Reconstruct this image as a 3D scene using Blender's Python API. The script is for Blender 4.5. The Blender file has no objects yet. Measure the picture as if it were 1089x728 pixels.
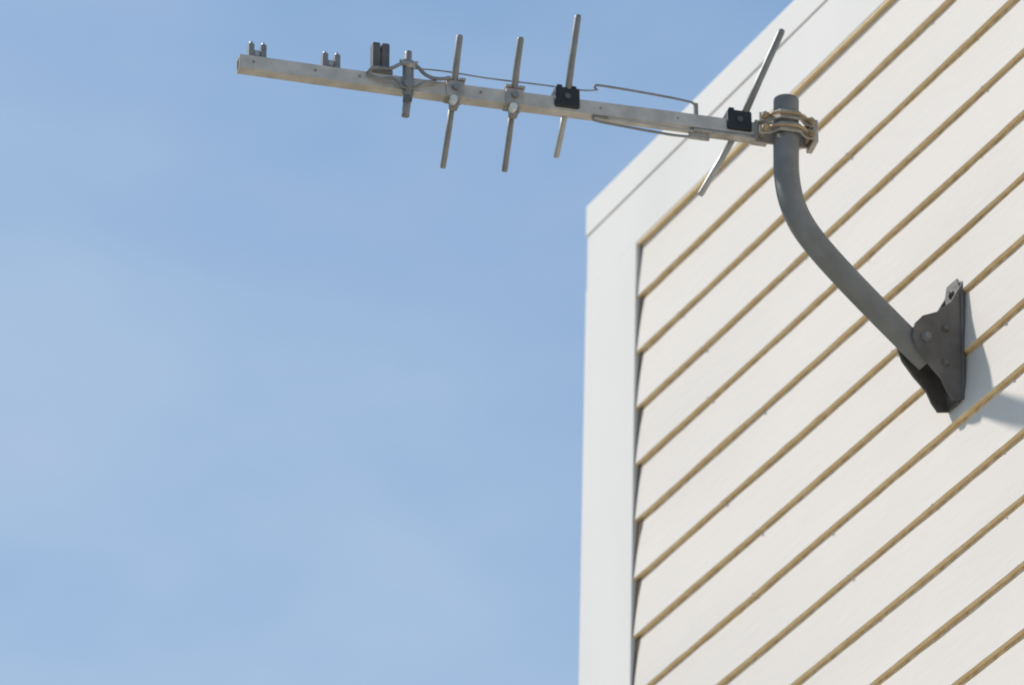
import bpy, math, random
from mathutils import Vector, Matrix, noise
random.seed(4)
SC=bpy.context.scene
COL=SC.collection
H0=6.5035          # underside of frieze board (m)

# ---------------------------------------------------------------- materials
def mat(name,base,rough=0.6,metal=0.0,var=0.08,scale=6.0,detail=6.0,bump=0.0,bscale=60.0,col2=None,stretch=(1,1,1),fac=(0.35,0.65),spec=0.5):
    m=bpy.data.materials.new(name); m.use_nodes=True
    nt=m.node_tree; N=nt.nodes; L=nt.links
    b=N["Principled BSDF"]
    b.inputs["Roughness"].default_value=rough; b.inputs["Metallic"].default_value=metal
    b.inputs["Specular IOR Level"].default_value=spec
    tc=N.new("ShaderNodeTexCoord"); mp=N.new("ShaderNodeMapping"); mp.inputs["Scale"].default_value=stretch
    L.new(tc.outputs["Object"],mp.inputs["Vector"])
    no=N.new("ShaderNodeTexNoise"); no.inputs["Scale"].default_value=scale; no.inputs["Detail"].default_value=detail
    L.new(mp.outputs["Vector"],no.inputs["Vector"])
    cr=N.new("ShaderNodeValToRGB")
    c2=col2 if col2 else tuple(c*(1-var*2) for c in base)
    cr.color_ramp.elements[0].position=fac[0]; cr.color_ramp.elements[1].position=fac[1]
    cr.color_ramp.elements[0].color=(*c2,1); cr.color_ramp.elements[1].color=(*base,1)
    L.new(no.outputs["Fac"],cr.inputs["Fac"]); L.new(cr.outputs["Color"],b.inputs["Base Color"])
    mr=N.new("ShaderNodeMapRange"); mr.inputs[3].default_value=max(0,rough-0.1); mr.inputs[4].default_value=min(1,rough+0.12)
    L.new(no.outputs["Fac"],mr.inputs[0]); L.new(mr.outputs[0],b.inputs["Roughness"])
    if bump>0:
        n2=N.new("ShaderNodeTexNoise"); n2.inputs["Scale"].default_value=bscale; n2.inputs["Detail"].default_value=5
        L.new(mp.outputs["Vector"],n2.inputs["Vector"])
        bp=N.new("ShaderNodeBump"); bp.inputs["Strength"].default_value=bump; bp.inputs["Distance"].default_value=0.004
        L.new(n2.outputs["Fac"],bp.inputs["Height"]); L.new(bp.outputs["Normal"],b.inputs["Normal"])
    return m
M_side=mat("siding_paint",(0.775,0.705,0.645),0.65,0,0.035,2.5,8,0.10,40,stretch=(0.5,1,2),spec=0.25)
M_trim=mat("trim_paint",(0.81,0.765,0.725),0.6,0,0.035,3,8,0.10,30,stretch=(1,1,0.4),spec=0.25)
M_lip=mat("siding_bare_edge",(0.97,0.77,0.48),0.8,0,0,45,6,0.3,120,col2=(0.86,0.62,0.35),stretch=(1,1,1))
M_shade=mat("siding_lap_shade",(0.90,0.69,0.43),0.9,0,0,60,6,0.3,150,col2=(0.62,0.42,0.23))  # tan-brown painted into the shadow strip under each lap
M_dark=mat("gap_shade",(0.16,0.11,0.07),0.9,0,0.2,40)  # dark tone of the painted shade wedges beside the corner board
M_galv=mat("galvanised_pipe",(0.24,0.232,0.22),0.6,0.0,0.14,30,8,0.2,150,fac=(0.3,0.7))
M_brk=mat("mount_steel",(0.185,0.165,0.15),0.6,0.1,0.25,25,8,0.3,120,fac=(0.3,0.7))
M_alu=mat("boom_aluminium",(0.64,0.575,0.50),0.45,0.2,0.12,40,6,0.08,200,stretch=(1,1,1))
M_rod=mat("rod_aluminium",(0.29,0.28,0.265),0.45,0.3,0.12,50,6)
M_rodl=mat("rod_bright",(0.50,0.48,0.45),0.4,0.3,0.1,50,6)
M_zinc=mat("zinc_clamp",(0.52,0.465,0.40),0.45,0.3,0.18,60,6,0.15,200)
M_gold=mat("yellow_zinc_bolt",(0.50,0.36,0.21),0.45,0.4,0.15,60,6)
M_blk=mat("black_insulator",(0.022,0.022,0.024),0.45,0,0.2,60,6)
M_dgrey=mat("dark_clip",(0.15,0.14,0.13),0.5,0.2,0.2,60,6)
M_white=mat("plastic_cap",(0.75,0.75,0.72),0.4)
M_blob=mat("paint_drip",(0.80,0.74,0.64),0.6)
M_roof=mat("roof_shingle",(0.12,0.11,0.10),0.9,0,0.25,20,8,0.5,60)
M_found=mat("foundation_concrete",(0.36,0.35,0.33),0.9,0,0.1,8,8,0.4,60)
M_conc=mat("bounce_slab_concrete",(0.56,0.51,0.44),0.9,0,0.1,3,10,0.3,60)
M_grass=mat("grass",(0.07,0.11,0.03),0.95,0,0.2,3,12,0.8,90,col2=(0.04,0.06,0.02))
M_glass=mat("window_glass",(0.03,0.04,0.05),0.08)

# ---------------------------------------------------------------- mesh helpers
def link(o,parent=None,bevel=0,smooth=False):
    COL.objects.link(o)
    if parent: o.parent=parent
    if smooth:
        for p in o.data.polygons: p.use_smooth=True
    if bevel:
        b=o.modifiers.new("bev","BEVEL"); b.width=bevel; b.segments=2; b.limit_method='ANGLE'
    return o
def mesh(name,v,f,mats,parent=None,idx=None,bevel=0,smooth=False):
    me=bpy.data.meshes.new(name); me.from_pydata([tuple(a) for a in v],[],f)
    for m in (mats if isinstance(mats,list) else [mats]): me.materials.append(m)
    if idx:
        for p,i in zip(me.polygons,idx): p.material_index=i
    me.validate(); me.update()
    return link(bpy.data.objects.new(name,me),parent,bevel,smooth)
def empty(name,loc=(0,0,0)):
    e=bpy.data.objects.new(name,None); e.empty_display_size=0.1; COL.objects.link(e); return e
FC=[(0,1,3,2),(4,6,7,5),(0,4,5,1),(2,3,7,6),(0,2,6,4),(1,5,7,3)]
def box(name,a,b,m,parent=None,bevel=0):
    v=[(x,y,z) for x in(a[0],b[0]) for y in (a[1],b[1]) for z in (a[2],b[2])]
    o=mesh(name,v,FC,m,parent,bevel=bevel); return o
def tube(name,pts,r,m,parent,seg=14,hollow=False,flat=1.0):
    pts=[Vector(p) for p in pts]; n=len(pts)
    rs=r if isinstance(r,(list,tuple)) else [r]*n
    v=[];f=[]
    t0=(pts[1]-pts[0]).normalized()
    ref=Vector((0,0,1)) if abs(t0.z)<0.9 else Vector((1,0,0))
    nrm=(ref-t0*ref.dot(t0)).normalized()
    for i,p in enumerate(pts):
        if i==0: t=pts[1]-pts[0]
        elif i==n-1: t=pts[-1]-pts[-2]
        else: t=(pts[i+1]-pts[i]).normalized()+(pts[i]-pts[i-1]).normalized()
        t.normalize(); nrm=(nrm-t*nrm.dot(t)).normalized(); bn=t.cross(nrm)
        for k in range(seg):
            a=2*math.pi*k/seg; v.append(p+(nrm*math.cos(a)+bn*math.sin(a)*flat)*rs[i])
    for i in range(n-1):
        for k in range(seg):
            k2=(k+1)%seg; f.append((i*seg+k,i*seg+k2,(i+1)*seg+k2,(i+1)*seg+k))
    sm=len(f)
    f.append(tuple(range(seg))[::-1])
    if not hollow: f.append(tuple((n-1)*seg+k for k in range(seg)))
    else:
        b0=len(v); last=pts[-1]; t=(pts[-1]-pts[-2]).normalized()
        for q in ((0.88,0),(0.88,-0.03)):
            for k in range(seg):
                v.append(last+(v[(n-1)*seg+k]-last)*q[0]+t*q[1])
        for k in range(seg):
            k2=(k+1)%seg
            f.append(((n-1)*seg+k,(n-1)*seg+k2,b0+k2,b0+k)); f.append((b0+k,b0+k2,b0+seg+k2,b0+seg+k))
        f.append(tuple(b0+seg+k for k in range(seg)))
    o=mesh(name,v,f,m,parent)
    for i,p in enumerate(o.data.polygons): p.use_smooth = i<sm
    return o
def smooth_path(ctrl,n=8):
    P=[Vector(c) for c in ctrl]; out=[]
    for i in range(len(P)-1):
        p0=P[max(i-1,0)];p1=P[i];p2=P[i+1];p3=P[min(i+2,len(P)-1)]
        for k in range(n):
            t=k/n; out.append(0.5*((2*p1)+(p2-p0)*t+(2*p0-5*p1+4*p2-p3)*t*t+(-p0+3*p1-3*p2+p3)*t**3))
    out.append(P[-1]); return out

# ---------------------------------------------------------------- house
house=empty("clapboard_house")
LEN=12.0; DEP=8.0; PITCH=0.0985; BUTT=0.0070
xs=[0.0]
while xs[-1]<3.2: xs.append(xs[-1]+0.03)
while xs[-1]<LEN-0.2: xs.append(min(xs[-1]+0.5,LEN-0.162))
v=[];f=[];idx=[]
ncourse=int((H0-0.4)/PITCH)
def jit(x,i,s): return noise.noise(Vector((x*3.0,i*7.31,s)))*0.0014+noise.noise(Vector((x*22.0,i*3.7,s+5)))*0.0009
for i in range(ncourse):
    zt=H0-PITCH*i; zb=H0-PITCH*(i+1)
    base=len(v)
    for x in xs:
        jz=jit(x,i+1,0.0); jt=jit(x,i,0.0); jd=jit(x,i+1,9.0)
        shade_h=0.0062+max(-0.002,jit(x,i,3.0)*1.8)  # height of the painted shadow strip below the lap above
        v+= [(x,-0.0004,zt+jt),(x,-0.0006-0.0002,zt-shade_h),(x,-BUTT-jd,zb+jz+0.0016),(x,-BUTT+0.0012-jd,zb+jz),(x,-0.0004,zb+jz)]
    for k in range(len(xs)-1):
        a=base+k*5; b=a+5
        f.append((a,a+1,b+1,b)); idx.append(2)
        f.append((a+1,a+2,b+2,b+1)); idx.append(0)
        f.append((a+2,a+3,b+3,b+2)); idx.append(1)
        f.append((a+3,a+4,b+4,b+3)); idx.append(1)
mesh("siding",v,f,[M_side,M_lip,M_shade],house,idx)
# dark wedges over the clapboard ends, painted in for corner-board shadow and gaps
v=[];f=[]
XT=0.0085
for i in range(ncourse):
    zt=H0-PITCH*i-0.001; zb=zt-PITCH+0.003
    rr=random.Random(i*13+5); wd=0.010+rr.random()*0.007; if_=rr.random()
    if i==0: wd=0.004
    b0=len(v)
    ys=-0.0018; ye=-BUTT-0.0010
    def yy(z): return ys+(ye-ys)*(zt-z)/(zt-zb)
    Z=[zt,zt-0.012,zt-0.03,zt-0.055-0.01*if_,zb]
    Wd=[wd*1.15,wd,wd*0.62,wd*0.3,0.0016]
    for z,q in zip(Z,Wd): v+=[(XT-0.002,yy(z),z),(XT+q,yy(z),z)]
    for k in range(4): f.append((b0+2*k,b0+2*k+2,b0+2*k+3,b0+2*k+1))
mesh("clapboard_end_shade",v,f,M_dark,house)
v=[];f=[]
for i in range(ncourse):
    z=H0-PITCH*(i+1)
    if z<4.8: break
    x=0.12+random.random()*0.3
    while x<3.0:
        r=0.0012+random.random()*0.0013; c=Vector((x,-BUTT-0.0002,z-0.0005+random.random()*0.002)); b0=len(v)
        v+=[c+Vector(q)*r for q in ((1.7,0,0),(-1.7,0,0),(0,1,0),(0,-1,0),(0,0,1),(0,0,-1))]
        f+=[(b0,b0+2,b0+4),(b0+2,b0+1,b0+4),(b0+1,b0+3,b0+4),(b0+3,b0,b0+4),(b0+2,b0,b0+5),(b0+1,b0+2,b0+5),(b0+3,b0+1,b0+5),(b0,b0+3,b0+5)]
        x+=0.14+random.random()*0.4
mesh("siding_nail_heads",v,f,M_blob,house)
box("wall_core",(-0.150,0.002,0.35),(LEN-0.01,DEP,H0+0.15),M_trim,house)
box("corner_board",(-0.162,-0.0102,0.35),(XT,0.0,H0),M_trim,house,0.0012)
box("corner_board_return",(-0.163,0.0005,0.35),(-0.151,0.12,H0+0.155),M_trim,house,0.0015)
box("corner_board_right",(LEN-0.161,-0.0125,0.35),(LEN,0.0,H0),M_trim,house,0.0015)
box("frieze_board",(-0.1615,-0.0090,H0+0.0005),(LEN,0.0,H0+0.100),M_trim,house,0.0012)
box("frieze_drip_edge",(XT+0.001,-0.0080,H0-0.0030),(LEN-0.162,-0.0005,H0+0.0002),M_lip,house)
box("fascia_board",(-0.164,-0.0110,H0+0.1006),(LEN+0.01,0.0,H0+0.157),M_trim,house,0.0012)
box("foundation",(-0.14,0.01,0.0),(LEN-0.02,DEP-0.01,0.349),M_found,house)
zr=H0+0.1565
mesh("roof",[(-0.160,0.0005,zr),(LEN+0.005,0.0005,zr),(LEN+0.005,DEP/2,zr+1.0),(-0.160,DEP/2,zr+1.0),(-0.160,DEP+0.02,zr),(LEN+0.005,DEP+0.02,zr)],[(0,1,2,3),(3,2,5,4),(0,3,4),(1,5,2),(0,4,5,1)],M_roof,house)
box("window_frame",(5.0,-0.04,1.2),(6.2,0.0,2.6),M_trim,house,0.004)
box("window_glass",(5.09,-0.044,1.29),(6.11,-0.0405,2.51),M_glass,house)

# ---------------------------------------------------------------- ground
g=600
mesh("ground",[(-g,-g,0),(g,-g,0),(g,g,0),(-g,g,0)],[(0,1,2,3)],M_grass)
box("bounce_slab",(-4,-9,-0.1),(14,0.0,0.05),M_conc)  # unseen pale slab, added to bounce light up onto undersides

# ---------------------------------------------------------------- mast (J-mount)
mast=empty("antenna_mast_mount")
X0=0.961; ZB=H0-0.673
def Q(y,z,x=0.0): return Vector((X0+x,y,ZB+z))
ctrl=[Q(-0.050,-0.032),Q(-0.080,-0.010),Q(-0.129,0.026),Q(-0.176,0.062),Q(-0.220,0.099),Q(-0.248,0.130),Q(-0.264,0.163),Q(-0.271,0.200),Q(-0.272,0.235),Q(-0.272,0.275),Q(-0.272,0.3225)]
tube("mast_pipe",smooth_path(ctrl,6),0.0178,M_galv,mast,28,hollow=True)
prof=[(-0.003,0.104),(-0.010,0.088),(-0.026,0.058),(-0.048,0.036),(-0.070,0.024),(-0.083,0.008),(-0.087,-0.012),(-0.080,-0.030),(-0.062,-0.050),(-0.042,-0.068),(-0.034,-0.084),(-0.024,-0.096),(-0.003,-0.090)]
for nm,xa,xb in (("bracket_cheek_1",0.0185,0.0225),("bracket_cheek_2",-0.0225,-0.0185)):
    n=len(prof); v=[Q(y,z,xa) for y,z in prof]+[Q(y,z,xb) for y,z in prof]
    f=[tuple(range(n))[::-1],tuple(range(n,2*n))]+[(i,(i+1)%n,n+(i+1)%n,n+i) for i in range(n)]
    mesh(nm,v,f,M_brk,mast,bevel=0.0012)
pl=[(0.026,-0.070),(0.026,0.070),(0.014,0.104),(-0.014,0.104),(-0.026,0.070),(-0.026,-0.070),(-0.014,-0.092),(0.014,-0.092)]
v=[Q(-0.0078,z,x) for x,z in pl]+[Q(-0.0108,z,x) for x,z in pl]; n=8
mesh("bracket_base_plate",v,[tuple(range(n)),tuple(range(n,2*n))[::-1]]+[(i,n+i,n+(i+1)%n,(i+1)%n) for i in range(n)],M_brk,mast,bevel=0.001)
def bolt(name,c,ax,r,l,m,parent):
    c=Vector(c);ax=Vector(ax).normalized()
    return tube(name,[c,c+ax*l*0.25,c+ax*l*0.3,c+ax*l],[r*1.5,r*1.5,r,r],m,parent,6 if r>0.002 else 8)
bolt("pivot_bolt",Q(-0.066,-0.010,0.0225),(1,0,0),0.0055,0.007,M_galv,mast)
bolt("slot_bolt",Q(-0.036,0.012,0.0225),(1,0,0),0.0042,0.005,M_brk,mast)
bolt("slot_bolt_2",Q(-0.036,-0.042,0.0225),(1,0,0),0.004,0.005,M_brk,mast)
for i,(x,z) in enumerate(((0.0,0.084),(0.0,-0.080))): bolt("lag_bolt_%d"%(i+1),Q(-0.0108,z,x),(0,-1,0),0.0045,0.006,M_brk,mast)

# ---------------------------------------------------------------- antenna
ant=empty("television_antenna")
b=Vector((-0.2206,-0.9751,-0.0225)).normalized(); w=Vector((0.9751,-0.2206,0)).normalized(); up=w.cross(b)
if up.z<0: up=-up
Ob=Vector((X0,-0.272,ZB+0.2815))-w*0.0285
def A(s,h,ww=0.0): return Ob+b*s+up*h+w*ww
def abox(name,s,h,ww,m,bevel=0.0008):
    v=[A(x,z,y) for x in s for y in ww for z in h]
    return mesh(name,v,FC,m,ant,bevel=bevel)
S0,S1=-0.035,0.768; hh=0.0105; hw=0.009; t=0.0018
ring=[(-hh,-hw),(-hh,hw),(hh,hw),(hh,-hw)]; ri=[(-hh+t,-hw+t),(-hh+t,hw-t),(hh-t,hw-t),(hh-t,-hw+t)]
NS=24; v=[];f=[]
for k in range(NS+1):
    s=S0+(S1-S0)*k/NS; sag=0.0015*math.sin(k/NS*7)
    for (h,q) in ring: v.append(A(s,h+sag*0.4,q+sag*0.5))
for k in range(NS):
    for j in range(4): f.append((k*4+j,k*4+(j+1)%4,(k+1)*4+(j+1)%4,(k+1)*4+j))
for s,o,dl in ((S0,0,0.03),(S1,NS*4,-0.04)):
    b0=len(v)
    v+=[A(s,h,q) for h,q in ri]+[A(s+dl,h,q) for h,q in ri]
    for j in range(4):
        j2=(j+1)%4; f.append((o+j,o+j2,b0+j2,b0+j)); f.append((b0+j,b0+j2,b0+4+j2,b0+4+j))
    f.append((b0+4,b0+5,b0+6,b0+7))
mesh("boom",v,f,M_alu,ant)
for i,s in enumerate((0.748,0.662,0.600,0.43,0.26,0.15)):
    tube("boom_rivet_%d"%(i+1),[A(s,0.001,hw),A(s,0.001,hw+0.0012)],0.0018,M_rod,ant,10)
def rod(name,s,T,Bt,r1=0.0048,m=M_rod,m2=None):
    c=A(s,0.0,0.0); 
    t_=A(s+T[0],T[1],T[2]); b_=A(s+Bt[0],Bt[1],Bt[2])
    tube(name+"_upper",[c,c.lerp(t_,0.5)+b*0.0006,c.lerp(t_,0.97),t_],[r1,r1,r1,r1*0.75],m,ant,12)
    tube(name+"_lower",[c,c.lerp(b_,0.5)-b*0.0006,c.lerp(b_,0.97),b_],[r1*0.92,r1*0.9,r1*0.9,r1*0.7],m2 or m,ant,12)
rod("director_1",0.466,(0,0.073,0.034),(0.003,-0.092,-0.050))
rod("director_2",0.382,(0,0.077,0.043),(0,-0.085,-0.050))
rod("director_3",0.307,(-0.006,0.124,0.046),(0.002,-0.052,-0.048),0.0048,M_rod,M_rodl)
rod("reflector",0.062,(-0.054,0.144,0.048),(0.044,-0.088,-0.040),0.0052,M_rod,M_rodl)
def bracket(name,s):
    abox(name+"_saddle",(s-0.013,s+0.013),(-0.0125,0.0135),(-0.011,0.0115),M_zinc,0.0015)
    abox(name+"_tab_1",(s-0.014,s-0.005),(0.0137,0.0175),(-0.009,0.014),M_zinc)
    abox(name+"_tab_2",(s+0.005,s+0.014),(0.0137,0.0175),(-0.009,0.014),M_zinc)
    abox(name+"_lug",(s-0.006,s+0.006),(-0.026,-0.0127),(-0.006,0.010),M_rod,0.0015)
    tube(name+"_cap",[A(s+0.004,-0.021,0.010),A(s+0.004,-0.021,0.020)],0.0055,M_white,ant,12)
    tube(name+"_nut",[A(s,0.002,0.0116),A(s,0.002,0.016)],0.0052,M_rod,ant,6)
bracket("director_1",0.466); bracket("director_2",0.382)
for nm,s in (("director_3",0.308),("reflector",0.062)):
    e=0.006
    abox(nm+"_insulator",(s-0.018,s+0.018),(-0.012+e,0.020+e),(-0.012,0.0135),M_blk,0.003)
    abox(nm+"_insulator_lug_1",(s-0.014,s-0.006),(0.0202+e,0.026+e),(-0.006,0.008),M_blk,0.001)
    abox(nm+"_insulator_lug_2",(s+0.006,s+0.014),(0.0202+e,0.026+e),(-0.006,0.008),M_blk,0.001)
    tube(nm+"_insulator_screw",[A(s,0.004+e,0.0136),A(s,0.004+e,0.0155)],0.0045,M_dgrey,ant,6)
for j,s in enumerate((0.742,0.639)):
    nm="element_clip_%d"%(j+1)
    for q,ds in enumerate((-0.0085,0.0085)):
        abox(nm+"_post_%d"%(q+1),(s+ds-0.0042,s+ds+0.0042),(0.0108,0.0345),(-0.007,0.005),M_rod,0.0015)
        tube(nm+"_pin_%d"%(q+1),[A(s+ds,0.0325,0.0),A(s+ds,0.0385,0.0)],0.0024,M_rodl,ant,8)
    abox(nm+"_bridge",(s-0.0041,s+0.0041),(0.016,0.025),(-0.005,0.003),M_rodl,0.001)
s=0.570
for q,ds in enumerate((-0.0065,0.0065)):
    abox("balun_lobe_%d"%(q+1),(s+ds-0.0058,s+ds+0.0058),(0.020,0.062),(-0.009,0.007),M_dgrey,0.0025)
abox("balun_body",(s-0.0105,s+0.0105),(0.022,0.050),(-0.007,0.004),M_dgrey,0.002)
abox("balun_foot",(s-0.017,s+0.015),(0.0108,0.0195),(-0.008,0.009),M_rod,0.003)
s=0.533
abox("feed_clamp_plate",(s-0.008,s+0.008),(-0.022,0.036),(0.0095,0.0135),M_rod,0.002)
tube("feed_clamp_post",smooth_path([A(s,0.048,0.012),A(s+0.001,0.02,0.013),A(s,-0.012,0.012),A(s+0.002,-0.052,0.006)],6),[0.005]*10+[0.0055]*9,M_rod,ant,12)
tube("feed_clamp_wing_nut",[A(s-0.012,0.032,0.014),A(s-0.006,0.027,0.016),A(s,0.024,0.017),A(s+0.006,0.027,0.016),A(s+0.012,0.032,0.014)],[0.002,0.004,0.005,0.004,0.002],M_zinc,ant,10)
tube("feed_clamp_nut",[A(s,-0.006,0.013),A(s,-0.006,0.021)],0.0075,M_rod,ant,6)
tube("feed_clamp_nut_low",[A(s+0.001,-0.029,0.010),A(s+0.001,-0.029,0.017)],0.0068,M_dgrey,ant,6)
tube("dipole_loop_upper",smooth_path([A(0.591,0.005,0.013),A(0.582,0.014,0.014),A(0.559,0.016,0.015),A(0.542,0.026,0.016),A(0.524,0.026,0.016),A(0.510,0.014,0.015),A(0.494,0.010,0.014),A(0.474,0.014,0.014)],5),0.0026,M_rod,ant,10)
tube("dipole_loop_lower",smooth_path([A(0.591,0.005,0.013),A(0.574,-0.002,0.014),A(0.554,0.000,0.015),A(0.539,-0.012,0.016),A(0.524,-0.010,0.016),A(0.510,0.002,0.015),A(0.494,0.005,0.014)],5),0.0022,M_rod,ant,10)
tube("feeder_wire",smooth_path([A(0.525,0.028,0.004),A(0.48,0.031,0.003),A(0.42,0.029,0.003),A(0.34,0.030,0.003),A(0.285,0.030,0.003),A(0.262,0.034,0.003)],6),0.0011,M_rod,ant,8)
tube("feeder_bar",smooth_path([A(0.265,0.034,0.004),A(0.267,0.039,0.004),A(0.258,0.041,0.004),A(0.20,0.039,0.004),A(0.14,0.035,0.004),A(0.124,0.030,0.004),A(0.122,0.011,0.004)],6),0.0017,M_rod,ant,8)
abox("feeder_post",(0.1195,0.1255),(0.0108,0.032),(0.001,0.007),M_rod,0.001)
tube("folded_loop_outer",smooth_path([A(0.130,-0.024,0.006),A(0.16,-0.025,0.006),A(0.22,-0.022,0.006),A(0.262,-0.019,0.006),A(0.270,-0.016,0.006),A(0.268,-0.0115,0.006),A(0.25,-0.0120,0.006)],6),0.0019,M_rod,ant,8)
tube("folded_loop_inner",smooth_path([A(0.128,-0.017,0.010),A(0.16,-0.016,0.010),A(0.20,-0.0145,0.010),A(0.25,-0.0125,0.006)],6),0.0015,M_rodl,ant,8)
abox("loop_tongue",(0.104,0.134),(-0.027,-0.011),(0.003,0.008),M_zinc,0.002)
abox("loop_strap",(0.020,0.128),(-0.0165,-0.012),(-0.004,0.0115),M_zinc,0.001)
abox("boom_sleeve",(0.018,0.040),(-0.0135,0.0135),(-0.012,0.012),M_zinc,0.001)
# mast clamp: saddles, jaws, U-bolts
mo=0.0285
abox("mast_clamp_back",(-0.036,0.040),(-0.022,0.014),(0.0095,0.0125),M_zinc,0.001)
for q,h in enumerate((0.006,-0.014)):
    out=[(0.040,mo+0.006),(0.024,mo+0.010),(0.014,mo+0.0215),(-0.014,mo+0.0215),(-0.024,mo+0.010),(-0.040,mo+0.006)]
    inn=[(s_,w_-0.0028) for s_,w_ in out]
    P=out+inn[::-1]; n=len(P); h0_,h1_=h-0.0068,h+0.0068
    v=[A(s_,h0_,w_) for s_,w_ in P]+[A(s_,h1_,w_) for s_,w_ in P]
    f=[(i,(i+1)%n,n+(i+1)%n,n+i) for i in range(n)]
    for i in range(5): 
        f.append((i,n-1-i,n-2-i,i+1)); f.append((n+i,n+i+1,2*n-2-i,2*n-1-i))
    mesh("mast_clamp_jaw_%d"%(q+1),v,f,M_zinc,ant,bevel=0.0006)
    tube("mast_clamp_bolt_%d"%(q*2+1),[A(-0.033,h,0.004),A(-0.033,h,mo+0.016)],0.0028,M_gold,ant,10)
    tube("mast_clamp_bolt_%d"%(q*2+2),[A(0.033,h,0.010),A(0.033,h,mo+0.016)],0.0028,M_gold,ant,10)
    for e,sx in enumerate((-0.033,0.033)):
        tube("mast_clamp_nut_%d%d"%(q+1,e+1),[A(sx,h,mo+0.0075),A(sx,h,mo+0.0135)],0.0052,M_gold,ant,6)
    tube("u_bolt_%d"%(q+1),smooth_path([A(0.033,h+0.002,0.012),A(0.026,h+0.001,mo+0.013),A(0.014,h,mo+0.0235),A(0,h,mo+0.0255),A(-0.014,h,mo+0.0235),A(-0.026,h,mo+0.013),A(-0.033,h-0.001,0.012)],5),0.0022,M_gold,ant,8)
abox("mast_clamp_end_plate",(-0.045,-0.0365),(-0.023,0.013),(0.000,mo+0.006),M_zinc,0.0015)

# ---------------------------------------------------------------- light + sky
sd=Vector((-0.98,-1.0,1.45))
el=math.atan2(sd.z,math.hypot(sd.x,sd.y)); rot=math.atan2(sd.x,sd.y)%(2*math.pi)
L=bpy.data.lights.new("sun","SUN"); L.energy=3.5; L.angle=math.radians(2.5); L.color=(1.0,0.955,0.89)
lo=bpy.data.objects.new("sun",L); COL.objects.link(lo); lo.rotation_euler=sd.to_track_quat('Z','Y').to_euler(); lo.location=(-5,-6,14)
W=bpy.data.worlds.new("World"); SC.world=W; W.use_nodes=True
nt=W.node_tree; N=nt.nodes; K=nt.links
sk=N.new("ShaderNodeTexSky"); sk.sky_type='NISHITA'; sk.sun_disc=False; sk.sun_elevation=el; sk.sun_rotation=rot
tc=N.new("ShaderNodeTexCoord")
def noi(scale,sc,rt,det):
    mp=N.new("ShaderNodeMapping"); mp.inputs["Scale"].default_value=sc; mp.inputs["Rotation"].default_value=rt
    K.new(tc.outputs["Generated"],mp.inputs[0])
    n=N.new("ShaderNodeTexNoise"); n.inputs["Scale"].default_value=scale; n.inputs["Detail"].default_value=det; n.inputs["Roughness"].default_value=0.5
    K.new(mp.outputs[0],n.inputs["Vector"]); return n
n1=noi(13,(1,1,2.2),(0.4,0.9,0.3),5)
tint=N.new("ShaderNodeMix"); tint.data_type='RGBA'; tint.blend_type='MULTIPLY'; tint.inputs[0].default_value=1.0
tint.clamp_result=False
K.new(sk.outputs[0],tint.inputs[6]); tint.inputs[7].default_value=(1.08,1.27,1.30,1)
dp=N.new("ShaderNodeVectorMath"); dp.operation='DOT_PRODUCT'; K.new(tc.outputs["Generated"],dp.inputs[0]); dp.inputs[1].default_value=(0.20,0.40,1.0)
hz=N.new("ShaderNodeMapRange"); hz.interpolation_type='SMOOTHSTEP'
hz.inputs[1].default_value=0.42; hz.inputs[2].default_value=0.58; hz.inputs[3].default_value=0.60; hz.inputs[4].default_value=0.0
K.new(dp.outputs["Value"],hz.inputs[0])
mr=N.new("ShaderNodeMapRange"); mr.inputs[1].default_value=0.36; mr.inputs[2].default_value=0.68; mr.inputs[3].default_value=0.0; mr.inputs[4].default_value=0.45
K.new(n1.outputs["Fac"],mr.inputs[0])
ad=N.new("ShaderNodeMath"); ad.operation='ADD'; ad.use_clamp=True; K.new(hz.outputs[0],ad.inputs[0]); K.new(mr.outputs[0],ad.inputs[1])
mx=N.new("ShaderNodeMix"); mx.data_type='RGBA'; K.new(ad.outputs[0],mx.inputs[0]); K.new(tint.outputs[2],mx.inputs[6]); mx.inputs[7].default_value=(3.2,4.3,5.9,1)
K.new(mx.outputs[2],N["Background"].inputs[0]); N["Background"].inputs[1].default_value=0.125

# ---------------------------------------------------------------- camera
cam=bpy.data.cameras.new("camera"); co=bpy.data.objects.new("camera",cam); COL.objects.link(co)
rx=Vector((0.45011,0.89270,0.02191)).normalized(); ry=Vector((0.43995,-0.24304,0.86450)); ry=(ry-rx*ry.dot(rx)).normalized(); rz=rx.cross(ry)
R=Matrix((rx,ry,rz)).transposed()
co.matrix_world=Matrix.Translation((7.2275,-3.7456,1.6))@R.to_4x4()
cam.lens=36*6500/1089; cam.clip_end=2000; cam.clip_start=0.05
cam.dof.use_dof=True; cam.dof.focus_distance=7.8; cam.dof.aperture_fstop=8
SC.camera=co
SC.view_settings.view_transform='Standard'; SC.view_settings.look='None'; SC.view_settings.exposure=0
